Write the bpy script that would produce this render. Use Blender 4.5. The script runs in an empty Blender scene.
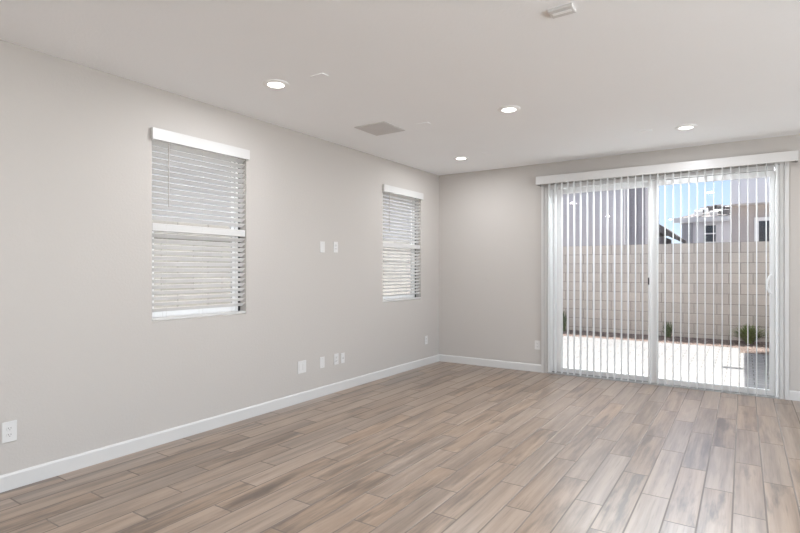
import bpy, bmesh, math, random
from mathutils import Vector, Matrix
random.seed(7)
C = bpy.context.scene.collection
sc = bpy.context.scene
PI = math.pi

# ------------------------------------------------------------------ camera, world, sun, exposure
cd = bpy.data.cameras.new('camera'); cam = bpy.data.objects.new('camera', cd); C.objects.link(cam)
cd.sensor_width = 36.0; cd.lens = 517.9 / 800 * 36; cd.shift_y = 3.5 / 800
cd.clip_start = 0.05; cd.clip_end = 300
cam.location = (3.7517, -6.7028, 1.3446); cam.rotation_euler = (PI / 2, 0, math.radians(33.552))
sc.camera = cam
sc.view_settings.view_transform = 'Standard'; sc.view_settings.look = 'None'
sc.view_settings.gamma = 1; sc.view_settings.use_curve_mapping = False
sc.view_settings.exposure = 0.44
sc.cycles.max_bounces = 10; sc.cycles.diffuse_bounces = 6; sc.cycles.transparent_max_bounces = 24
sc.cycles.glossy_bounces = 4; sc.cycles.sample_clamp_indirect = 6; sc.cycles.caustics_reflective = False

world = bpy.data.worlds.new('sky'); sc.world = world; world.use_nodes = True
wn = world.node_tree; wn.nodes.clear()
wo = wn.nodes.new('ShaderNodeOutputWorld'); wb = wn.nodes.new('ShaderNodeBackground')
wt = wn.nodes.new('ShaderNodeTexCoord'); ws = wn.nodes.new('ShaderNodeSeparateXYZ'); wr = wn.nodes.new('ShaderNodeValToRGB')
wn.links.new(wt.outputs['Generated'], ws.inputs[0]); wn.links.new(ws.outputs['Z'], wr.inputs[0])
wn.links.new(wr.outputs[0], wb.inputs[0]); wn.links.new(wb.outputs[0], wo.inputs[0])
e = wr.color_ramp.elements
e[0].position = 0.0; e[0].color = (0.84, 0.90, 0.97, 1)
e[1].position = 0.9; e[1].color = (0.62, 0.72, 0.92, 1)
k = e.new(0.08); k.color = (0.52, 0.68, 0.93, 1)
k = e.new(0.20); k.color = (0.38, 0.55, 0.88, 1)
wb.inputs[1].default_value = 1.08

sd = bpy.data.lights.new('sun', 'SUN'); sun = bpy.data.objects.new('sun', sd); C.objects.link(sun)
sd.energy = 8.6; sd.angle = math.radians(0.6); sd.color = (1.0, 0.975, 0.93)
sun.rotation_euler = Vector((0.29, 0.30, 1.0)).to_track_quat('Z', 'Y').to_euler()
sun.location = (6, 6, 20)

def area(name, loc, target, sx, sy, power, col):
    d = bpy.data.lights.new(name, 'AREA'); d.shape = 'RECTANGLE'; d.size = sx; d.size_y = sy
    d.energy = power; d.color = col
    o = bpy.data.objects.new(name, d); C.objects.link(o); o.location = loc
    o.rotation_euler = (Vector(target) - Vector(loc)).to_track_quat('-Z', 'Y').to_euler()
    return o
# added fill lamps standing in for daylight from the unseen rear and right side
area('fill_rear', (6.75, -10.9, 1.15), (6.75, 0, 5.2), 3.1, 2.1, 30, (0.84, 0.94, 1.0))
area('fill_side', (8.32, -6.4, 1.10), (0, -6.4, 8.0), 4.9, 2.0, 200, (0.83, 0.94, 1.0))
area('fill_side_far', (8.20, -2.3, 1.05), (0, -2.3, 9.5), 2.6, 1.9, 32, (0.83, 0.94, 1.0))
area('fill_patio', (2.85, .55, 2.62), (2.85, -2.6, 0.0), 2.3, .45, 105, (0.86, 0.94, 1.0))  # added fill lamp hidden under the overhang, aimed in through the door
LAMP_POWER = 12.5

# ------------------------------------------------------------------ node helpers
class NT:
    def __init__(s, name):
        s.m = bpy.data.materials.new(name); s.m.use_nodes = True; s.t = s.m.node_tree; s.t.nodes.clear()
        s.out = s.t.nodes.new('ShaderNodeOutputMaterial')
    def n(s, ty, **kw):
        x = s.t.nodes.new(ty)
        for k, v in kw.items(): setattr(x, k, v)
        return x
    def set(s, sock, v):
        if hasattr(v, 'is_output') or isinstance(v, bpy.types.NodeSocket): s.t.links.new(v, sock)
        else: sock.default_value = v
    def math(s, op, a, b=0.0, c=None):
        x = s.n('ShaderNodeMath', operation=op); s.set(x.inputs[0], a); s.set(x.inputs[1], b)
        if c is not None: s.set(x.inputs[2], c)
        return x.outputs[0]
    def mix(s, f, a, b):
        x = s.n('ShaderNodeMix', data_type='RGBA'); s.set(x.inputs[0], f)
        s.set(x.inputs[6], a if not isinstance(a, tuple) else (*a[:3], 1)); s.set(x.inputs[7], b if not isinstance(b, tuple) else (*b[:3], 1))
        return x.outputs[2]
    def coord(s, which='Object'):
        x = s.n('ShaderNodeTexCoord'); return x.outputs[which]
    def xyz(s, v):
        x = s.n('ShaderNodeSeparateXYZ'); s.t.links.new(v, x.inputs[0]); return x.outputs
    def comb(s, x_, y_, z_):
        x = s.n('ShaderNodeCombineXYZ'); s.set(x.inputs[0], x_); s.set(x.inputs[1], y_); s.set(x.inputs[2], z_); return x.outputs[0]
    def noise(s, vec, scale, detail=3, rough=.55):
        x = s.n('ShaderNodeTexNoise'); s.t.links.new(vec, x.inputs['Vector'])
        x.inputs['Scale'].default_value = scale; x.inputs['Detail'].default_value = detail; x.inputs['Roughness'].default_value = rough
        return x.outputs['Fac']
    def ramp(s, f, a, b):
        x = s.n('ShaderNodeMapRange'); s.set(x.inputs[0], f); x.inputs[1].default_value = a; x.inputs[2].default_value = b
        return x.outputs[0]
    def bump(s, h, strength, dist):
        x = s.n('ShaderNodeBump'); s.t.links.new(h, x.inputs['Height']); x.inputs['Strength'].default_value = strength
        x.inputs['Distance'].default_value = dist; return x.outputs[0]
    def bsdf(s, col, rough=.5, normal=None, **kw):
        x = s.n('ShaderNodeBsdfPrincipled'); s.set(x.inputs['Base Color'], col if not isinstance(col, tuple) else (*col[:3], 1)); s.set(x.inputs['Roughness'], rough)
        if normal is not None: s.t.links.new(normal, x.inputs['Normal'])
        for k, v in kw.items(): s.set(x.inputs[k], v)
        s.t.links.new(x.outputs[0], s.out.inputs[0]); return x
    def cells(s, u, v, W, L, per_row, joint):
        """u across rows of width W, v along them with unit length L, each row shifted by per_row; returns joint mask, random value, random 2, row"""
        row = s.math('FLOOR', s.math('DIVIDE', u, W))
        vv = s.math('ADD', s.math('DIVIDE', v, L), s.math('MULTIPLY', row, per_row / L))
        unit = s.math('FLOOR', vv)
        fu = s.math('FRACT', s.math('DIVIDE', u, W)); fv = s.math('FRACT', vv)
        du = s.math('MULTIPLY', s.math('MINIMUM', fu, s.math('SUBTRACT', 1.0, fu)), W)
        dv = s.math('MULTIPLY', s.math('MINIMUM', fv, s.math('SUBTRACT', 1.0, fv)), L)
        d = s.math('MINIMUM', du, dv)
        x = s.n('ShaderNodeMapRange'); s.set(x.inputs[0], d); x.inputs[1].default_value = joint * .35; x.inputs[2].default_value = joint * .75
        x.inputs[3].default_value = 1; x.inputs[4].default_value = 0
        w = s.n('ShaderNodeTexWhiteNoise', noise_dimensions='2D'); s.t.links.new(s.comb(row, unit, 0.0), w.inputs['Vector'])
        c = s.xyz(w.outputs['Color'])
        return x.outputs[0], w.outputs['Value'], c[1], row, unit

def plain(name, col, rough=.5, nscale=0, namt=.06, bump=0, metallic=0.0):
    t = NT(name); c = col
    v = t.coord()
    if nscale:
        f = t.noise(v, nscale, 4)
        c = t.mix(t.ramp(f, .3, .7), tuple(x * (1 - namt) for x in col), tuple(min(1, x * (1 + namt)) for x in col))
        nm = t.bump(f, bump, .002) if bump else None
    else: nm = None
    t.bsdf(c, rough, nm, Metallic=metallic)
    return t.m

M = {}
def wall_paint(name, col, strength=.25):
    t = NT(name); v = t.coord()
    f = t.noise(v, 55, 4, .6)
    g = t.noise(v, 1.3, 2)
    c = t.mix(g, tuple(x * .985 for x in col), tuple(x * 1.015 for x in col))
    t.bsdf(c, .75, t.bump(t.ramp(f, .45, .62), strength, .0012)); return t.m
M['wall'] = wall_paint('greige wall paint', (.468, .438, .412))
M['ceiling'] = wall_paint('ceiling paint', (.92, .935, .955), .3)
M['trim'] = plain('white trim paint', (.57, .56, .55), .35, 3, .01)
M['vinyl'] = plain('white vinyl', (.90, .90, .90), .35, 4, .01)
M['plate'] = plain('white plastic plate', (.62, .61, .60), .3, 6, .01)
M['slot'] = plain('dark slot', (.05, .045, .04), .6, 5, .02)
M['seam_strip'] = plain('black gasket', (.03, .03, .03), .6, 5, .02)
M['track'] = plain('anodised track', (.45, .45, .45), .35, 6, .05, 0, .6)
M['louver'] = plain('register louvre', (.56, .54, .53), .5, 6, .03)
M['cord'] = plain('blind cord', (.72, .71, .69), .7, 60, .05)
M['wand'] = plain('clear grey wand', (.40, .37, .34), .3, 20, .05)
M['concrete'] = plain('concrete footing', (.5, .47, .44), .9, 12, .1, .3)
M['soffit'] = plain('soffit stucco', (.55, .50, .46), .9, 40, .05, .5)
M['dark_glass'] = plain('dark window glass', (.035, .04, .05), .08, 3, .1)

def blindmat(name, col, tr):
    t = NT(name); f = t.noise(t.coord(), 9, 3)
    c = t.mix(f, tuple(x * .985 for x in col), col)
    d = t.n('ShaderNodeBsdfPrincipled'); t.set(d.inputs['Base Color'], c); d.inputs['Roughness'].default_value = .4
    q = t.n('ShaderNodeBsdfTranslucent'); t.set(q.inputs[0], c)
    m = t.n('ShaderNodeMixShader'); m.inputs[0].default_value = tr
    t.t.links.new(d.outputs[0], m.inputs[1]); t.t.links.new(q.outputs[0], m.inputs[2]); t.t.links.new(m.outputs[0], t.out.inputs[0])
    return t.m
M['vane'] = blindmat('vertical blind vane', (.80, .80, .795), .36)
M['slat'] = blindmat('faux wood slat', (.93, .925, .915), .75)

def glassmat(name, tint=1.0):
    t = NT(name); g = t.n('ShaderNodeNewGeometry')
    dt = t.n('ShaderNodeVectorMath', operation='DOT_PRODUCT'); t.t.links.new(g.outputs['Normal'], dt.inputs[0]); t.t.links.new(g.outputs['Incoming'], dt.inputs[1])
    c = t.math('SUBTRACT', 1.0, t.math('ABSOLUTE', dt.outputs['Value']))
    f = t.math('ADD', .045, t.math('MULTIPLY', t.math('POWER', c, 5.0), .9))
    tr = t.n('ShaderNodeBsdfTransparent'); v = t.noise(t.coord(), .5, 1)
    t.set(tr.inputs[0], t.mix(v, (tint * .985, tint * .99, tint * .99), (tint, tint, tint)))
    gl = t.n('ShaderNodeBsdfGlossy'); gl.inputs['Roughness'].default_value = .02
    m = t.n('ShaderNodeMixShader'); t.set(m.inputs[0], f)
    t.t.links.new(tr.outputs[0], m.inputs[1]); t.t.links.new(gl.outputs[0], m.inputs[2]); t.t.links.new(m.outputs[0], t.out.inputs[0])
    return t.m
M['glass'] = glassmat('window glass', .985)

def lensmat():
    t = NT('lit lamp lens'); v = t.noise(t.coord(), 3, 1)
    em = t.n('ShaderNodeEmission'); t.set(em.inputs[0], t.mix(v, (1, .96, .90), (1, .97, .92))); em.inputs[1].default_value = 6
    t.t.links.new(em.outputs[0], t.out.inputs[0]); return t.m
M['lens'] = lensmat()

# floor: wood-look tiles, 154.5 mm wide and 914 mm long, laid in thirds, long side towards the patio door
def floor_mat():
    t = NT('wood look plank tile'); p = t.xyz(t.coord())
    W = .1545; L = .914
    u = t.math('ADD', p[0], -3.3925); v = t.math('ADD', p[1], .86 + L * 40)
    joint, r1, r2, row, unit = t.cells(u, v, W, L, .3047, .0075)
    # wood grain along the plank, shifted per plank
    gv = t.comb(t.math('ADD', t.math('MULTIPLY', p[0], 1.0), t.math('MULTIPLY', r1, 37.0)),
                t.math('ADD', t.math('MULTIPLY', p[1], .04), t.math('MULTIPLY', r2, 53.0)), t.math('MULTIPLY', r1, 11.0))
    fine = t.noise(gv, 90, 3, .5)
    wide = t.noise(gv, 21, 4, .6)
    gv2 = t.comb(t.math('ADD', p[0], t.math('MULTIPLY', r2, 21.0)), t.math('ADD', t.math('MULTIPLY', p[1], .13), t.math('MULTIPLY', r1, 33.0)), r2)
    blotch = t.noise(gv2, 12, 4, .6)
    c = t.mix(t.ramp(wide, .30, .62), t.mix(r1, (.095, .056, .033), (.205, .134, .088)), (.325, .232, .165))
    c = t.mix(t.math('MULTIPLY', t.ramp(fine, .38, .70), .22), c, (.40, .305, .235))
    dk = t.ramp(blotch, .48, .62)
    c = t.mix(t.math('MULTIPLY', dk, t.math('MULTIPLY', t.ramp(r2, .10, .80), .75)), c, (.060, .038, .026))
    knot = t.math('MULTIPLY', t.ramp(fine, .40, .25), .55)
    c = t.mix(knot, c, (.11, .075, .055))
    tone = t.n('ShaderNodeHueSaturation'); t.set(tone.inputs['Color'], c)
    t.set(tone.inputs['Value'], t.math('ADD', .84, t.math('MULTIPLY', r1, .14))); t.set(tone.inputs['Saturation'], t.math('ADD', .86, t.math('MULTIPLY', r2, .25)))
    c = t.mix(joint, tone.outputs[0], (.135, .105, .085))
    h = t.math('SUBTRACT', t.math('MULTIPLY', fine, .01), joint)
    rough = t.math('ADD', t.math('ADD', .29, t.math('MULTIPLY', wide, .10)), t.math('MULTIPLY', joint, .4))
    t.bsdf(c, rough, t.bump(h, .5, .0012), **{'Specular IOR Level': 1.0, 'Coat Weight': .3, 'Coat Roughness': .22}); return t.m
M['floor'] = floor_mat()

def block_mat(name, axis, u0, top, base, W=.2, L=.388, joint=.012, mort=None, shade=.12, per=None):
    t = NT(name); p = t.xyz(t.coord())
    u = t.math('ADD', p[2], -top + W * 30); v = t.math('ADD', p[axis], -u0 + L * 60)
    jm, r1, r2, row, unit = t.cells(u, v, W, L, L / 2 if per is None else per, joint)
    f = t.noise(t.coord(), 38, 5, .7); g = t.noise(t.coord(), 1.1, 3)
    c = t.mix(r1, tuple(x * (1 - shade) for x in base), tuple(x * (1 + shade) for x in base))
    c = t.mix(t.math('MULTIPLY', t.ramp(f, .35, .65), .25), c, tuple(x * .8 for x in base))
    c = t.mix(t.math('MULTIPLY', t.ramp(g, .45, .75), .2), c, tuple(x * .8 for x in base))
    mort = mort or tuple(x * .55 for x in base)
    c = t.mix(jm, c, mort)
    t.bsdf(c, .95, t.bump(t.math('SUBTRACT', t.math('MULTIPLY', f, .3), jm), .5, .006)); return t.m
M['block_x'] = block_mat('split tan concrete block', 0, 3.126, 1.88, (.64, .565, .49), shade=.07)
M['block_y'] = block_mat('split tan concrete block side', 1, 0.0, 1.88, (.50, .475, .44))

def paver_mat():
    t = NT('pale concrete pavers'); p = t.xyz(t.coord())
    jm, r1, r2, row, unit = t.cells(t.math('ADD', p[1], 20.0), t.math('ADD', p[0], 40.0), .155, .31, .155, .010)
    f = t.noise(t.coord(), 30, 4)
    c = t.mix(r1, (.24, .236, .238), (.31, .302, .295)); c = t.mix(t.math('MULTIPLY', f, .25), c, (.25, .245, .24))
    c = t.mix(jm, c, (.10, .09, .08))
    t.bsdf(c, .9, t.bump(t.math('SUBTRACT', 0.0, jm), .4, .004)); return t.m
M['paver'] = paver_mat()
def gravel_mat():
    t = NT('red brown gravel'); v = t.n('ShaderNodeTexVoronoi'); t.t.links.new(t.coord(), v.inputs['Vector']); v.inputs['Scale'].default_value = 34
    s = t.xyz(v.outputs['Color'])
    c = t.mix(s[0], (.13, .10, .085), (.28, .22, .19)); c = t.mix(t.ramp(v.outputs['Distance'], .35, .7), c, (.16, .11, .09))
    t.bsdf(c, .95, t.bump(t.math('SUBTRACT', 0.0, v.outputs['Distance']), .8, .012)); return t.m
M['gravel'] = gravel_mat()
def stucco(name, col, amt=.04):
    t = NT(name); f = t.noise(t.coord(), 60, 4, .7); g = t.noise(t.coord(), .8, 2)
    c = t.mix(g, tuple(x * (1 - amt) for x in col), tuple(x * (1 + amt) for x in col))
    t.bsdf(c, .95, t.bump(f, .4, .004)); return t.m
M['stucco_lavender'] = stucco('lavender grey stucco', (.49, .475, .49))
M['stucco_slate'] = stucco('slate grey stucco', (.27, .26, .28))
M['stucco_white'] = stucco('pale stucco', (.93, .92, .93))
M['stucco_pale'] = stucco('pale lavender stucco', (.66, .65, .67))
M['stucco_grey'] = stucco('mid grey stucco', (.42, .42, .44))
M['stucco_taupe'] = stucco('taupe stucco', (.46, .415, .395))
M['stucco_own'] = stucco('own house stucco', (.60, .56, .52))
M['ext_trim'] = plain('exterior white trim', (.82, .81, .80), .7, 5, .02)
def roof_mat(name, base):
    t = NT(name); p = t.xyz(t.coord())
    jm, r1, r2, row, unit = t.cells(t.math('ADD', p[1], 60.0), t.math('ADD', p[0], 60.0), .33, .26, .13, .05)
    c = t.mix(r1, tuple(x * .7 for x in base), tuple(min(1, x * 1.3) for x in base)); c = t.mix(jm, c, tuple(x * .35 for x in base))
    t.bsdf(c, .9, t.bump(t.math('SUBTRACT', 0.0, jm), .6, .03)); return t.m
M['roof_grey'] = roof_mat('grey roof tile', (.36, .33, .32))
M['roof_dark'] = roof_mat('dark roof tile', (.16, .15, .15))
def leafmat(name, a, b):
    t = NT(name); f = t.noise(t.coord(), 22, 3); t.bsdf(t.mix(f, a, b), .6); return t.m
M['leaf'] = leafmat('yellow green blades', (.07, .12, .03), (.26, .33, .09))
M['leaf_dark'] = leafmat('dark green leaves', (.04, .07, .025), (.15, .20, .08))
M['bark'] = plain('woody stem', (.16, .11, .08), .9, 20, .2)
M['stone'] = plain('gravel stone', (.30, .24, .21), .95, 9, .35)
M['terrain'] = plain('bare desert soil', (.58, .52, .46), .95, 3, .1, .3)

# ------------------------------------------------------------------ mesh helpers
def box(bm, x0, x1, y0, y1, z0, z1, mi=0):
    vs = [bm.verts.new((x, y, z)) for x in (min(x0, x1), max(x0, x1)) for y in (min(y0, y1), max(y0, y1)) for z in (min(z0, z1), max(z0, z1))]
    for f in ((0, 1, 3, 2), (4, 6, 7, 5), (0, 4, 5, 1), (2, 3, 7, 6), (0, 2, 6, 4), (1, 5, 7, 3)):
        fc = bm.faces.new([vs[i] for i in f]); fc.material_index = mi
    return vs
def prism(bm, pts, axis, a, b):
    """extrude a closed outline (2D points in the two remaining axes, in order) along axis from a to b"""
    def P(p, t):
        q = list(p); q.insert(axis, t); return q
    va = [bm.verts.new(P(p, a)) for p in pts]; vb = [bm.verts.new(P(p, b)) for p in pts]
    n = len(pts)
    for i in range(n): bm.faces.new((va[i], va[(i + 1) % n], vb[(i + 1) % n], vb[i]))
    bm.faces.new(va[::-1]); bm.faces.new(vb)
def cyl(bm, p0, p1, r0, r1=None, n=12):
    p0 = Vector(p0); p1 = Vector(p1); r1 = r0 if r1 is None else r1
    d = (p1 - p0).normalized(); a = d.orthogonal().normalized(); b = d.cross(a)
    A = []; B = []
    for i in range(n):
        t = 2 * PI * i / n; o = a * math.cos(t) + b * math.sin(t)
        A.append(bm.verts.new(p0 + o * r0)); B.append(bm.verts.new(p1 + o * r1))
    for i in range(n): bm.faces.new((A[i], A[(i + 1) % n], B[(i + 1) % n], B[i]))
    bm.faces.new(A[::-1]); bm.faces.new(B)
def lathe(bm, prof, n=32, close=True):
    rings = []
    for r, z in prof:
        rings.append([bm.verts.new((r * math.cos(2 * PI * i / n), r * math.sin(2 * PI * i / n), z)) for i in range(n)])
    for A, B in zip(rings, rings[1:]):
        for i in range(n): bm.faces.new((A[i], A[(i + 1) % n], B[(i + 1) % n], B[i]))
    if close == True:
        bm.faces.new(rings[0][::-1]); bm.faces.new(rings[-1])
    elif close == 'ring':
        A, B = rings[-1], rings[0]
        for i in range(n): bm.faces.new((A[i], A[(i + 1) % n], B[(i + 1) % n], B[i]))
def obj(name, bm, mat, parent=None, bevel=0, smooth=False, loc=None, seg=2):
    bmesh.ops.recalc_face_normals(bm, faces=bm.faces)
    me = bpy.data.meshes.new(name); bm.to_mesh(me); bm.free()
    for m in (mat if isinstance(mat, (list, tuple)) else [mat]): me.materials.append(m)
    o = bpy.data.objects.new(name, me); C.objects.link(o)
    if smooth:
        for p in me.polygons: p.use_smooth = True
    if parent is not None: o.parent = parent
    if loc: o.location = loc
    if bevel:
        b = o.modifiers.new('bevel', 'BEVEL'); b.width = bevel; b.segments = seg; b.limit_method = 'ANGLE'; b.angle_limit = math.radians(40)
    return o
def boxes(name, mat, rects, parent=None, bevel=0, loc=None):
    bm = bmesh.new()
    for r in rects: box(bm, *r)
    return obj(name, bm, mat, parent, bevel, loc=loc)
def thing(name, label, cat, loc=(0, 0, 0), rotz=0, group=None):
    o = bpy.data.objects.new(name, None); C.objects.link(o); o.empty_display_size = .1
    o.location = loc; o.rotation_euler = (0, 0, rotz); o['label'] = label; o['category'] = cat
    if group: o['group'] = group
    return o
def tag(o, label, cat, group=None, kind=None):
    if label: o['label'] = label
    if cat: o['category'] = cat
    if group: o['group'] = group
    if kind: o['kind'] = kind
    return o
def struct(o, label=None, cat=None):
    o['kind'] = 'structure'
    return tag(o, label, cat)
def sempty(name, label, cat, loc=(0, 0, 0)):
    o = thing(name, label, cat, loc); o['kind'] = 'structure'; return o
def copy_tree(o, parent=None):
    c = o.copy(); C.objects.link(c)
    if parent is not None: c.parent = parent
    for ch in [q for q in list(C.objects) if q.parent == o]: copy_tree(ch, c)
    return c

# ------------------------------------------------------------------ room shell
H = 2.74; XR = 8.6; YR = -11.1; T = .15
struct(boxes('floor', M['floor'], [(-.0, XR, YR, 0.0, -.06, 0.0)]), 'wood look plank tile floor laid towards the patio door', 'floor')
struct(boxes('ceiling', M['ceiling'], [(-.2, XR + .2, YR - .2, .2, H, H + .14)]), 'white textured ceiling with recessed lights', 'ceiling')

def wall_with_holes(axis, plane0, plane1, a0, a1, z0, z1, holes):
    """wall slab cut into strips around rectangular holes (u0,u1,v0,v1); axis = the axis the wall runs along"""
    us = sorted({a0, a1, *[h[0] for h in holes], *[h[1] for h in holes]}); vs = sorted({z0, z1, *[h[2] for h in holes], *[h[3] for h in holes]})
    bm = bmesh.new(); cache = {}
    def solid(i, j):
        if i < 0 or j < 0 or i >= len(us) - 1 or j >= len(vs) - 1: return False
        u = (us[i] + us[i + 1]) / 2; v = (vs[j] + vs[j + 1]) / 2
        return not any(h[0] < u < h[1] and h[2] < v < h[3] for h in holes)
    def V(u, v, w):
        k = (round(u, 5), round(v, 5), w)
        if k not in cache: cache[k] = bm.verts.new((w, u, v) if axis == 1 else (u, w, v))
        return cache[k]
    for i in range(len(us) - 1):
        for j in range(len(vs) - 1):
            if not solid(i, j): continue
            q = [(us[i], vs[j]), (us[i + 1], vs[j]), (us[i + 1], vs[j + 1]), (us[i], vs[j + 1])]
            bm.faces.new([V(*p, plane0) for p in q]); bm.faces.new([V(*p, plane1) for p in q[::-1]])
            for (ni, nj, a, b) in ((i, j - 1, 0, 1), (i + 1, j, 1, 2), (i, j + 1, 2, 3), (i - 1, j, 3, 0)):
                if not solid(ni, nj): bm.faces.new((V(*q[a], plane0), V(*q[b], plane0), V(*q[b], plane1), V(*q[a], plane1)))
    return bm
W1 = (-4.461, -3.565, .94, 2.40); W2 = (-1.432, -.515, .93, 2.385)
DX0, DX1, DZ = 1.62, 4.065, 2.45
def two_tone(o, test):
    o.data.materials.append(M['stucco_own'])
    for p in o.data.polygons:
        if test(p.center, p.normal): p.material_index = 1
    return o
two_tone(struct(obj('wall_left', wall_with_holes(1, 0.0, -T, YR, T, -.06, H, [W1, W2]), M['wall']), 'greige wall with two windows and wall plates', 'wall'), lambda c, n: c.x < -T + .002)
two_tone(struct(obj('wall_back', wall_with_holes(0, 0.0, T, 0.0, XR, -.06, H, [(DX0, DX1, -.06, DZ)]), M['wall']), 'greige wall around the sliding patio door', 'wall'), lambda c, n: c.y > T - .002)
two_tone(struct(obj('wall_right', wall_with_holes(1, XR, XR + T, YR, T, -.06, H, [(-8.9, -3.9, .08, 2.32), (-3.7, -.9, .08, 2.32)]), M['wall']), 'greige wall right of the camera with openings added for fill light', 'wall'), lambda c, n: c.x > XR + T - .002)  # unseen wall; its openings are added for the side fill lamps
two_tone(struct(obj('wall_rear', wall_with_holes(0, YR, YR - T, -T, XR + T, -.06, H, [(5.15, 8.35, .08, 2.42)]), M['wall']), 'greige wall behind the camera with an opening added for fill light', 'wall'), lambda c, n: c.y < YR - T + .002)  # unseen wall; the opening is added for the rear fill lamp

def base_run(name, axis, plane, sgn, a, b, label):
    bm = bmesh.new(); h = .1; d = .015
    prof = [(0, 0), (sgn * d, 0), (sgn * d, h - .012), (sgn * (d - .004), h - .004), (sgn * (d - .009), h), (0, h)]
    pts = [(plane + x, z) for x, z in prof]
    prism(bm, pts, 1 if axis == 1 else 0, a, b)
    return struct(obj(name, bm, M['trim']), label, 'baseboard')
base_run('baseboard_left', 1, 0.0, 1, YR, 0.0, 'white baseboard along the window wall')
base_run('baseboard_back', 0, 0.0, -1, .015, 1.545, 'white baseboard between corner and patio door')
base_run('baseboard_back_right', 0, 0.0, -1, 4.145, XR, 'white baseboard right of the patio door')
base_run('baseboard_right', 1, XR, -1, YR, -.015, 'white baseboard right of the camera')
base_run('baseboard_rear', 0, YR, 1, .015, 5.15, 'white baseboard behind the camera')

# door casing
bm = bmesh.new()
for s, x in ((-1, DX0), (1, DX1)):
    prof = [(x, 0), (x, -.012), (x + s * .030, -.012), (x + s * .036, -.006), (x + s * .046, -.018), (x + s * .078, -.020), (x + s * .080, 0)]
    prism(bm, prof, 2, 0.0, DZ + .04)
box(bm, DX0, DX1, -.012, 0, DZ, DZ + .04)
struct(obj('trim_1', bm, M['trim']), 'white casing around the sliding patio door', 'trim')

# ------------------------------------------------------------------ sliding patio door
door = sempty('door_1', 'white two-panel sliding glass patio door behind vertical blinds', 'door', (DX0, 0, 0))
w = DX1 - DX0
boxes('door_frame', M['vinyl'], [(0, .045, .002, .13, 0, DZ), (w - .036, w, .002, .13, 0, DZ), (.045, w - .045, .002, .13, DZ - .05, DZ), (.045, w - .045, .062, .068, DZ - .075, DZ - .05)], door, .003)
boxes('threshold', M['track'], [(.0, w, -.02, .15, -.06, .012), (.045, w - .045, .035, .041, .012, .026), (.045, w - .045, .082, .088, .012, .026), (.045, w - .045, .118, .13, .012, .03)], door)
def panel(name, x0, x1, yc, sl, sr, label):
    p = boxes(name, M['vinyl'], [(x0, x0 + sl, yc - .018, yc + .018, .014, DZ - .055), (x1 - sr, x1, yc - .018, yc + .018, .014, DZ - .055),
        (x0 + sl, x1 - sr, yc - .018, yc + .018, .014, .075), (x0 + sl, x1 - sr, yc - .018, yc + .018, DZ - .115, DZ - .055)], door, .004)
    boxes('bead', M['vinyl'], [(x0 + sl, x0 + sl + .008, yc - .012, yc + .012, .075, DZ - .115), (x1 - sr - .008, x1 - sr, yc - .012, yc + .012, .075, DZ - .115)], p)
    boxes('pane', M['glass'], [(x0 + sl + .002, x1 - sr - .002, yc - .003, yc + .003, .077, DZ - .117)], p)
    return p
fx = panel('fixed_panel', .045, 2.845 - DX0 + .04, .095, .095, .06, '')
sx = panel('sliding_panel', 2.81 - DX0, w - .036, .045, .095, .040, '')
# curved pull handle on the sliding panel and small latch on the meeting stile
bm = bmesh.new(); hx = w - .060
box(bm, hx - .012, hx + .012, .010, .028, 1.08, 1.31)
prev = None
for i in range(13):
    a = PI * i / 12; p = (hx - .005 - .038 * math.sin(a), .012 - .030 * math.sin(a), 1.195 + .098 * math.cos(a))
    if prev: cyl(bm, prev, p, .009, n=8)
    prev = p
h_ = obj('handle', bm, M['vinyl'], sx); h_['label'] = 'white curved pull handle'
l_ = boxes('latch', M['seam_strip'], [(2.811 - DX0, 2.824 - DX0, .012, .027, 1.17, 1.255)], sx, .002); l_['label'] = 'small black latch'

# ------------------------------------------------------------------ vertical blinds
vb = thing('vertical_blinds', 'white vertical vane blinds hanging open across the patio door under a long valance', 'blinds', (1.50, 0, 0))
bm = bmesh.new()
box(bm, 0, 2.715, -.118, -.106, 2.452, 2.556); box(bm, 0, .012, -.106, -.0005, 2.452, 2.556); box(bm, 2.703, 2.715, -.106, -.0005, 2.452, 2.556)
box(bm, .012, 2.703, -.106, -.02, 2.546, 2.556)
obj('valance', bm, M['trim'], vb, .003)
bm = bmesh.new(); box(bm, .06, 2.66, -.078, -.042, 2.497, 2.530); obj('headrail', bm, M['vinyl'], vb, .002)
for x in (.3, 1.35, 2.4): boxes('bracket', M['track'], [(x, x + .03, -.09, -.0005, 2.53, 2.544)], vb)
bm = bmesh.new(); n = 8; wv = .089; th = .0012; top = []; vz0, vz1 = .028, 2.462
A = []; B = []
for i in range(n + 1):
    t = i / n - .5; x = .007 * (1 - 4 * t * t) - .0035; y = t * wv
    A.append((x - th / 2, y)); B.append((x + th / 2, y))
prism(bm, A + B[::-1], 2, vz0, vz1)
first = obj('vane', bm, M['vane'], vb)
bm = bmesh.new(); cyl(bm, (0, 0, vz1 - .02), (0, 0, 2.50), .004, n=8); box(bm, -.004, .004, -.012, .012, vz1 - .035, vz1 - .005)
clip = obj('vane_clip', bm, M['vinyl'], first)
nv = 31
for i in range(nv):
    x = 1.668 + i * .0787
    v = first if i == 0 else first.copy()
    if i: C.objects.link(v)
    v.parent = vb; v.location = (x - 1.50 + random.uniform(-.003, .003), -.060, 0); v.rotation_euler = (0, 0, math.radians(1.0 + random.uniform(-2, 2)))
    if i:
        c = clip.copy(); C.objects.link(c); c.parent = v
bm = bmesh.new()
for i in range(20): cyl(bm, (.072, -.085, 2.49 - i * .07), (.072, -.085, 2.42 - i * .07), .0016, n=6)
obj('pull_cord', bm, M['cord'], vb)

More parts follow.
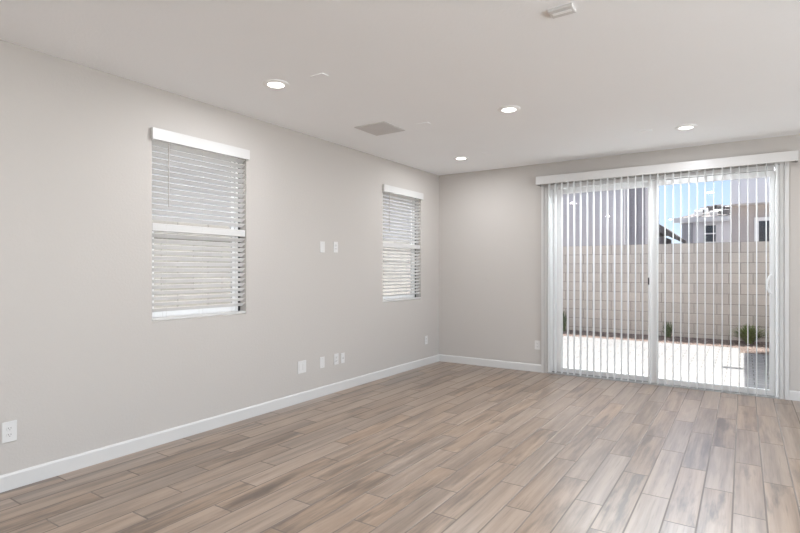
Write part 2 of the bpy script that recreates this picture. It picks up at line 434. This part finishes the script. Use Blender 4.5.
# ------------------------------------------------------------------ windows on the left wall with horizontal blinds
def window(name, w_, label):
    y0, y1, z0, z1 = w_; r = sempty(name, label, 'window', (-.15, y0, z0)); W = y1 - y0; Hh = z1 - z0; f = .04; mid = Hh * .5
    boxes('window_frame', M['vinyl'], [(0, .055, 0, f, 0, Hh), (0, .055, W - f, W, 0, Hh), (0, .055, f, W - f, 0, f), (0, .055, f, W - f, Hh - f, Hh)], r, .003)
    up = boxes('upper_sash', M['vinyl'], [(.006, .026, f, f + .03, mid, Hh - f), (.006, .026, W - f - .03, W - f, mid, Hh - f), (.006, .026, f, W - f, mid - .02, mid + .02), (.006, .026, f, W - f, Hh - f - .03, Hh - f)], r, .002)
    boxes('pane', M['glass'], [(.014, .018, f + .03, W - f - .03, mid + .02, Hh - f - .03)], up)
    lo = boxes('lower_sash', M['vinyl'], [(.028, .052, f, f + .035, f, mid + .02), (.028, .052, W - f - .035, W - f, f, mid + .02), (.028, .052, f + .035, W - f - .035, f, f + .04), (.028, .052, f + .035, W - f - .035, mid - .025, mid + .02)], r, .002)
    boxes('pane', M['glass'], [(.038, .042, f + .035, W - f - .035, f + .04, mid - .025)], lo)
    boxes('seam_strip', M['seam_strip'], [(.055, .068, W - .014, W - .0005, .013, Hh)], r)  # narrow dark strip added where the frame meets the reveal
    boxes('window_sill', M['wall'], [(.069, .149, 0.0, W, 0, .012)], r, .002)
    return r
window('window_1', W1, 'white single hung window behind blinds, nearer the camera')
window('window_2', W2, 'white single hung window behind blinds, nearer the corner')

def hblind(w_, label, tilt):
    y0, y1, z0, z1 = w_; W = y1 - y0
    b = thing('horizontal_blind', label, 'blind', (0, y0, z0), 0, None)
    Hh = z1 - z0
    bm = bmesh.new()
    box(bm, .024, .034, -.014, W + .014, Hh - .062, Hh + .026); box(bm, .0006, .024, -.014, -.004, Hh - .062, Hh + .026); box(bm, .0006, .024, W + .004, W + .014, Hh - .062, Hh + .026)
    obj('valance', bm, M['trim'], b, .003)
    boxes('headrail', M['vinyl'], [(-.055, -.004, .006, W - .006, Hh - .045, Hh - .002)], b, .002)
    cx = -.030; hw = .025; pitch = .0445
    zmid = Hh * .5 + .005; zs = []; z = Hh - .075
    while z > .055: zs.append(z); z -= pitch
    bm = bmesh.new(); ct, st = math.cos(tilt), math.sin(tilt)
    for z in zs:
        if abs(z - zmid) < .030: continue
        pr = []
        for u, v in ((-hw, -.0013), (hw, -.0013), (hw, .0013), (0, .0024), (-hw, .0013)):
            pr.append((cx + u * ct - v * st, z + u * st + v * ct))
        prism(bm, pr, 1, .006, W - .006)
    obj('slats', bm, M['slat'], b)
    boxes('middle_rail', M['trim'], [(-.052, -.006, .005, W - .005, zmid - .030, zmid + .030)], b, .004)
    boxes('bottom_rail', M['slat'], [(-.053, -.002, .003, W - .003, .015, .036)], b, .004)
    bm = bmesh.new()
    for yy in (.12, W / 2, W - .12):
        for xx in (cx - .026, cx + .026): cyl(bm, (xx, yy, .03), (xx, yy, Hh - .04), .0009, n=5)
    obj('ladder_cord', bm, M['cord'], b)
    bm = bmesh.new(); cyl(bm, (.004, .135, Hh - .07), (.004, .135, Hh - .56), .0035, n=8); cyl(bm, (-.01, .135, Hh - .05), (.004, .135, Hh - .07), .002, n=6)
    obj('tilt_wand', bm, M['wand'], b)
    return b
hblind(W1, 'white slatted blind on the larger looking window nearer the camera', math.radians(35))
hblind(W2, 'white slatted blind on the farther window beside the room corner', math.radians(26))

# ------------------------------------------------------------------ ceiling fixtures
def light_proto():
    r = thing('recessed_light', '', 'ceiling light')
    bm = bmesh.new(); lathe(bm, [(.060, 0), (.098, 0), (.098, -.003), (.092, -.006), (.066, -.011), (.060, -.008)], 40, 'ring'); obj('trim_ring', bm, M['vinyl'], r, smooth=False)
    bm = bmesh.new(); lathe(bm, [(.0595, -.001), (.0595, -.008), (.050, -.0095), (.02, -.0102)], 32, True); obj('lens', bm, M['lens'], r)
    return r
LT = light_proto()
spots = [(.829, -3.979, 'lit recessed ceiling light nearest the window wall, above the first window'), (2.058, -2.440, 'lit recessed ceiling light in the middle of the ceiling, right of the vent'),
         (.818, -.905, 'lit recessed ceiling light in the far left, near the room corner'), (3.284, -.948, 'lit recessed ceiling light in front of the patio door'), (3.268, -3.99, None),
         (2.05, -5.6, None), (.83, -7.2, None), (3.28, -7.2, None), (5.6, -2.4, None), (5.6, -5.6, None), (5.6, -8.8, None), (2.05, -9.2, None)]
for i, (x, y, lab) in enumerate(spots):
    o = LT if i == 0 else copy_tree(LT)
    o.location = (x, y, H); o['label'] = lab or 'lit recessed ceiling light outside the view, above or behind the camera'; o['group'] = 'recessed ceiling lights'
    d = bpy.data.lights.new('lamp', 'AREA'); d.shape = 'DISK'; d.size = .115; d.energy = LAMP_POWER; d.color = (.94, .965, 1.0)
    l = bpy.data.objects.new('lamp', d); C.objects.link(l); l.location = (x, y, H - .0125)

# air register
vt = thing('air_vent', 'white framed square air vent with grey louvres in the ceiling', 'vent', (.765, -2.555, H))
hx_, hy_ = .178, .185
bm = bmesh.new()
for r_ in ((-hx_, hx_, -hy_, -hy_ + .022), (-hx_, hx_, hy_ - .022, hy_), (-hx_, -hx_ + .022, -hy_ + .022, hy_ - .022), (hx_ - .022, hx_, -hy_ + .022, hy_ - .022)): box(bm, *r_, -.008, 0)
obj('frame', bm, M['trim'], vt, .002)
bm = bmesh.new(); box(bm, -hx_ + .022, hx_ - .022, -hy_ + .022, hy_ - .022, -.0015, 0); obj('damper', bm, plain('duct grey', (.25, .24, .23), .8, 6, .05), vt)
bm = bmesh.new()
n = 13
for i in range(n):
    x = -hx_ + .022 + (i + .5) * (2 * hx_ - .044) / n
    prism(bm, [(x - .010, -.010), (x - .009, -.0115), (x + .010, -.003), (x + .009, -.0015)], 1, -hy_ + .022, hy_ - .022)
obj('louvres', bm, M['louver'], vt)
# small rectangular plates
pl = [(2.942, -3.911, .016, .125, .088, 'thick white rectangular plate on the ceiling at the top of the view'),
      (1.213, -3.925, .007, .12, .065, 'thin rectangular cover on the ceiling beside the light near the first window'),
      (1.212, -2.465, .007, .12, .06, 'thin rectangular cover on the ceiling just right of the air vent'),
      (1.205, -.98, .007, .12, .06, 'thin rectangular cover on the ceiling near the far corner light'),
      (2.93, -1.012, .007, .12, .06, 'thin rectangular cover on the ceiling left of the patio door light')]
for x, y, t_, w_, d_, lab in pl:
    o = thing('ceiling_cover', lab, 'ceiling cover', (x, y, H), 0, 'rectangular covers on the ceiling')
    bm = bmesh.new(); box(bm, -w_ / 2, w_ / 2, -d_ / 2, d_ / 2, -t_, 0); obj('plate', bm, M['plate'] if t_ > .01 else M['ceiling'], o, .0015)
    if t_ > .01:
        bm = bmesh.new(); box(bm, -w_ / 2 + .012, w_ / 2 - .012, -.012, .012, -t_ - .002, -t_ + .001); obj('insert', bm, M['vinyl'], o, .001)

# ------------------------------------------------------------------ wall plates (built in the x = 0 plane, facing +x)
def plate(name, y, z, w_, h_, kind, label, cat, on='left'):
    o = thing(name, label, cat, (0, y, z) if on == 'left' else (y, 0, z), 0 if on == 'left' else -PI / 2)
    bm = bmesh.new(); box(bm, 0.0004, .006, -w_ / 2, w_ / 2, -h_ / 2, h_ / 2); obj('cover_plate', bm, M['plate'], o, .002)
    if kind == 'duplex':
        for s in (-1, 1):
            bm = bmesh.new(); pts = [(.0165 * math.cos(a) , max(-.0135, min(.0135, .0175 * math.sin(a))) + s * .0195) for a in [2 * PI * i / 20 for i in range(20)]]
            prism(bm, pts, 0, .006, .0085); r = obj('receptacle', bm, M['plate'], o)
            bm = bmesh.new()
            for dy in (-.0065, .0065): box(bm, .0085, .0089, dy - .0012, dy + .0012, s * .0195 - .001, s * .0195 + .008)
            cyl(bm, (.0084, 0, s * .0195 - .007), (.0089, 0, s * .0195 - .007), .0024, n=8)
            obj('slots', bm, M['slot'], r)
    elif kind == 'decora':
        bm = bmesh.new(); box(bm, .006, .008, -.0165, .0165, -.033, .033); obj('insert', bm, M['plate'], o, .001)
    elif kind == 'coax':
        bm = bmesh.new(); cyl(bm, (.006, 0, 0), (.016, 0, 0), .0055, n=12); obj('coax_jack', bm, M['track'], o)
    elif kind == 'blank2':
        bm = bmesh.new(); box(bm, .006, .008, -.040, -.007, -.033, .033); box(bm, .006, .008, .007, .040, -.033, .033); obj('insert', bm, M['plate'], o, .001)
    elif kind == 'blank1':
        for s in (-1, 1):
            bm = bmesh.new(); cyl(bm, (.006, 0, s * .042), (.0068, 0, s * .042), .003, n=10); obj('screw', bm, M['track'], o)
    elif kind == 'switch':
        bm = bmesh.new(); box(bm, .006, .0075, -.0165, .0165, -.033, .033); prism(bm, [(.0075, -.030), (.0105, -.030), (.0080, .030), (.0075, .030)], 1, -.0145, .0145); obj('rocker', bm, M['vinyl'], o, .0005)
    return o
plate('power_outlet', -5.381, .354, .078, .125, 'duplex', 'white duplex outlet at the left edge of the view, low beside the baseboard', 'outlet')
plate('wall_plate', -2.857, .357, .118, .125, 'blank2', 'wide two-gang white plate low on the window wall, leftmost of four', 'wall plate')
plate('wall_plate', -2.553, .357, .072, .118, 'blank1', 'single white blank plate low on the wall, second of four between the windows', 'wall plate')
plate('power_outlet', -2.325, .360, .074, .120, 'duplex', 'white duplex outlet low on the wall between the windows, left of the jack plate', 'outlet')
plate('jack_plate', -2.213, .357, .062, .112, 'coax', 'narrow white plate with a round cable jack low between the windows', 'jack plate')
plate('wall_plate', -2.550, 1.590, .072, .118, 'blank1', 'left of two small white plates high on the wall between the windows', 'wall plate')
plate('power_outlet', -2.335, 1.596, .072, .118, 'duplex', 'right of two small white plates high on the wall between the windows', 'outlet')
plate('power_outlet', -.379, .352, .072, .118, 'duplex', 'small white outlet below the farther window beside the room corner', 'outlet')
plate('power_outlet', 1.485, .354, .072, .118, 'duplex', 'small white outlet on the back wall left of the patio door', 'outlet', on='back')

# ------------------------------------------------------------------ outside: ground, walls
struct(boxes('terrain', M['terrain'], [(-60, 60, -40, 90, -.30, -.22)]), 'bare soil around the houses', 'ground')
struct(boxes('patio', M['paver'], [(-1.45, 3.70, T + .001, 4.37, -.22, -.05), (3.70, 4.61, T + .001, 3.75, -.22, -.05)]), 'pale concrete paver patio outside the sliding door', 'patio')
bm = bmesh.new(); nx, ny = 90, 12; g = []
for i in range(nx + 1):
    row = []
    for j in range(ny + 1):
        x = -1.45 + i * (6.05 / nx); y = 4.37 + j * (.725 / ny)
        z = -.055 + .055 * (j / ny) ** .7 + (random.uniform(-.006, .010) if 0 < j < ny else 0)
        row.append(bm.verts.new((x, y, z)))
    g.append(row)
for i in range(nx):
    for j in range(ny): bm.faces.new((g[i][j], g[i + 1][j], g[i + 1][j + 1], g[i][j + 1]))
b0 = [bm.verts.new((x, y, -.22)) for x, y in ((-1.45, 4.37), (4.60, 4.37), (4.60, 5.095), (-1.45, 5.095))]
bm.faces.new([g[i][0] for i in range(nx + 1)] + [b0[1], b0[0]]); bm.faces.new([g[i][ny] for i in range(nx, -1, -1)] + [b0[3], b0[2]])
bm.faces.new([g[0][j] for j in range(ny, -1, -1)] + [b0[0], b0[3]]); bm.faces.new([g[nx][j] for j in range(ny + 1)] + [b0[2], b0[1]]); bm.faces.new(b0[::-1])
for i in range(16):
    for j in range(12):
        z = -.052 + random.uniform(-.004, .006); box(bm, 3.701 + i * .056, 3.701 + (i + 1) * .056, 3.751 + j * .0515, 3.751 + (j + 1) * .0515, -.22, z)
tag(obj('gravel_bed', bm, M['gravel']), 'reddish gravel strip between the patio and the block wall', 'gravel', kind='stuff')
bm = bmesh.new()
for i in range(900):
    x = random.uniform(-1.3, 4.6) if i < 700 else random.uniform(3.72, 4.58); y = random.uniform(4.39, 5.06) if i < 700 else random.uniform(3.78, 4.4); r = random.uniform(.010, .022)
    z = -.055 + .055 * (max(0, y - 4.37) / .73) ** .7
    bmesh.ops.create_icosphere(bm, subdivisions=1, radius=r, matrix=Matrix.Translation((x, y, z + r * .3)) @ Matrix.Rotation(random.uniform(0, 6), 4, 'Z') @ Matrix.Diagonal((1, random.uniform(.6, 1), random.uniform(.5, .8), 1)))
tag(obj('gravel_stones', bm, M['stone']), 'loose tan stones scattered on the gravel strip by the block wall', 'gravel', kind='stuff')
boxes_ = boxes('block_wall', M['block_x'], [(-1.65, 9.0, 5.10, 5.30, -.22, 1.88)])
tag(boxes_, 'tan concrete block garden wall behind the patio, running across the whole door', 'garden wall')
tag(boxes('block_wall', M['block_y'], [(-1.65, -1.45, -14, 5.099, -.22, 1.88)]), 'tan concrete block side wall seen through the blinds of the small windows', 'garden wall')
# unseen overhang added to keep sun out of the room, and the wing of this house that shades the right of the patio
struct(boxes('added_overhang', M['soffit'], [(-.9, 4.61, T + .001, .9, H + .04, H + .20)]), 'unseen overhang added above the patio door to block the sun', 'overhang')
struct(boxes('wall_wing', M['stucco_own'], [(4.62, 9.0, T + .001, 4.60, -.22, 2.92)]), 'stucco wing of the house right of the patio', 'wall')
struct(boxes('roof', M['soffit'], [(-.6, 9.2, -11.6, .9, H + .21, H + .42)]), 'flat roof over the room', 'roof')
sp = thing('roof_scupper', 'short drain spout sticking out of the roof edge of the side wing', 'drain spout', (4.62, 2.92, 2.80))
bm = bmesh.new(); box(bm, -.30, -.001, -.06, .06, -.06, .05); obj('spout', bm, M['track'], sp, .004)

# ------------------------------------------------------------------ plants
def clump(x, y, z, h, n, spread, mat, label, cat='plant', name='grass_clump'):
    r = thing(name, label, cat, (x, y, z))
    bm = bmesh.new()
    for i in range(n):
        a = random.uniform(0, 2 * PI); lean = random.uniform(.1, 1) * spread; hh = h * random.uniform(.6, 1.05) * (1 - .35 * (lean / max(spread, .01)) ** 2)
        r0 = random.uniform(0, .05); wd = random.uniform(.006, .012); ps = []
        for k in range(6):
            t = k / 5; rr = r0 + lean * t ** 1.6; ps.append((Vector((rr * math.cos(a), rr * math.sin(a) * .6, hh * (t - .25 * t * t) / .75)), wd * (1 - t) ** .7 + .0006))
        side = Vector((-math.sin(a), math.cos(a), 0)); up = Vector((math.cos(a), math.sin(a), 0)) * .004
        prev = None
        for p, w_ in ps:
            q = [bm.verts.new(p + side * w_), bm.verts.new(p - up * (w_ / .012)), bm.verts.new(p - side * w_)]
            if prev:
                bm.faces.new((prev[0], prev[1], q[1], q[0])); bm.faces.new((prev[1], prev[2], q[2], q[1]))
            prev = q
    obj('foliage', bm, mat, r)
    bm = bmesh.new(); cyl(bm, (0, 0, -.05), (0, 0, .04), .05, .03, 10); obj('crown', bm, M['bark'], r)
    return r
clump(3.84, 4.76, -.02, .37, 460, .42, M['leaf'], 'green spiky grass clump on the gravel seen through the right door panel')
clump(2.50, 4.85, -.02, .36, 140, .12, M['leaf_dark'], 'small dark green plant on the gravel just right of the door meeting stile')
clump(.42, 4.85, -.02, .50, 180, .12, M['leaf_dark'], 'tall thin dark plant on the gravel at the left edge of the door')

# ------------------------------------------------------------------ neighbouring houses
def ext_window(parent, x0, x1, y, z0, z1, split='v', f=.07):
    """window set on a facade facing -y at plane y"""
    fr = boxes('window_frame', M['ext_trim'], [(x0, x1, y - .05, y + .02, z0, z0 + f), (x0, x1, y - .05, y + .02, z1 - f, z1), (x0, x0 + f, y - .05, y + .02, z0 + f, z1 - f), (x1 - f, x1, y - .05, y + .02, z0 + f, z1 - f)], parent)
    boxes('pane', M['dark_glass'], [(x0 + f, x1 - f, y - .03, y + .01, z0 + f, z1 - f)], fr)
    if split == 'v': boxes('mullion', M['ext_trim'], [((x0 + x1) / 2 - .02, (x0 + x1) / 2 + .02, y - .045, y - .029, z0 + f, z1 - f)], fr)
    else: boxes('mullion', M['ext_trim'], [(x0 + f, x1 - f, y - .045, y - .029, (z0 + z1) / 2 - .025, (z0 + z1) / 2 + .025)], fr)
    return fr
# A: two storey block behind the left half of the door
hA = thing('neighbour_house', 'tall lavender grey stucco house behind the left half of the patio door', 'house')
boxes('wall', M['stucco_lavender'], [(-9, 1.03, 8.5, 12.5, -.22, 6.2)], hA)
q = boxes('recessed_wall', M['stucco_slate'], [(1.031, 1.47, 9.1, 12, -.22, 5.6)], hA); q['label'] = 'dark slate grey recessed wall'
bm = bmesh.new(); prism(bm, [(-9.4, 6.2), (1.4, 6.2), (1.4, 6.35), (-3.8, 8.2), (-9.4, 6.35)], 1, 8.1, 12.9); obj('roof', bm, M['roof_grey'], hA)
ext_window(hA, -3.6, -2.2, 8.5, 3.6, 5.0)
# C: house at the right, upper storey overhanging
hC = thing('neighbour_house', 'taupe house with pale overhanging upper storey at the right of the patio door', 'house')
boxes('lower_wall', M['stucco_taupe'], [(3.47, 12, 10.5, 17, -.22, 3.13)], hC)
q = boxes('upper_wall', M['stucco_pale'], [(3.47, 12, 10.0, 17, 3.131, 6.4)], hC); q['label'] = 'pale overhanging upper storey'
ext_window(hC, 4.00, 5.4, 10.5, 1.75, 2.78, 'v', .10)
bm = bmesh.new(); prism(bm, [(3.0, 6.4), (12.4, 6.4), (12.4, 6.55), (7.6, 8.4), (3.0, 6.55)], 1, 9.6, 17.4); obj('roof', bm, M['roof_grey'], hC)
# B: pale single storey house with tiled hip roof in the gap
hB = thing('neighbour_house', 'pale single storey house with a half tiled roof, far behind the block wall', 'house')
boxes('wall', M['stucco_white'], [(1.60, 9, 18, 26, -.22, 3.35)], hB)
q = boxes('side_wall', M['stucco_grey'], [(1.60, 2.0, 17.9, 17.999, -.22, 3.30)], hB); q['label'] = 'grey stucco return wall'
boxes('fascia', M['ext_trim'], [(1.3, 9.3, 17.80, 17.88, 3.32, 3.52)], hB)
bm = bmesh.new(); pts = [(1.3, 17.85, 3.50), (9.3, 17.85, 3.50), (9.3, 26.4, 3.50), (1.3, 26.4, 3.50)]
vb_ = [bm.verts.new(p) for p in pts]; rt = [bm.verts.new((4.6, 21.9, 4.7)), bm.verts.new((7.2, 21.9, 4.7))]
for f in ((0, 1, 5, 4), (2, 3, 4, 5)): bm.faces.new([(vb_ + rt)[i] for i in f])
bm.faces.new((vb_[3], vb_[0], rt[0])); bm.faces.new((vb_[1], vb_[2], rt[1])); bm.faces.new(vb_[::-1]); obj('roof', bm, M['roof_grey'], hB)
ext_window(hB, 2.36, 2.86, 18, 2.45, 3.22, 'h', .05)
for i in range(26):
    x = random.uniform(2.0, 4.4); y = random.uniform(17.7, 19.4); z = 3.50 + (y - 17.45) * .2697
    zz = min(z, 3.5 + (x - 1.3) * .3636)
    o = boxes('tile_stack', M['roof_dark'] if i % 3 else M['ext_trim'], [(-.14, .14, -.1, .1, -.03, random.uniform(.06, .2))], hB, loc=(x, y, zz)); o.rotation_euler = (.26, 0, random.uniform(-.4, .4))
# D: dark roofed house just right of the meeting stile
hD = thing('neighbour_house', 'small house with a dark sloping gable roof, far away right of the meeting stile', 'house')
boxes('wall', M['stucco_slate'], [(-2.5, 1.36, 14, 16.5, -.22, 2.55)], hD)
bm = bmesh.new(); prism(bm, [(-4.0, 2.3), (-1.2, 3.55), (1.25, 2.98), (1.86, 2.50), (1.84, 2.38), (1.2, 2.72), (-4.0, 2.2)], 1, 13.7, 16.8); obj('roof', bm, M['roof_dark'], hD)
prev = boxes('fascia', M['ext_trim'], [(1.34, 2.3, 16, 16.1, 2.12, 2.26)], hD); 
# E: neighbour beyond the side wall, seen through the small windows
hE = thing('neighbour_house', 'grey stucco house beyond the side wall, seen between the slats of the small windows', 'house')
boxes('wall', M['stucco_grey'], [(-12, -3.6, -12, 6.5, -.22, 5.6)], hE)
bm = bmesh.new(); prism(bm, [(-12.3, 5.6), (-3.2, 5.6), (-3.2, 5.75), (-7.8, 7.3), (-12.3, 5.75)], 1, -12.3, 6.8); obj('roof', bm, M['roof_grey'], hE)
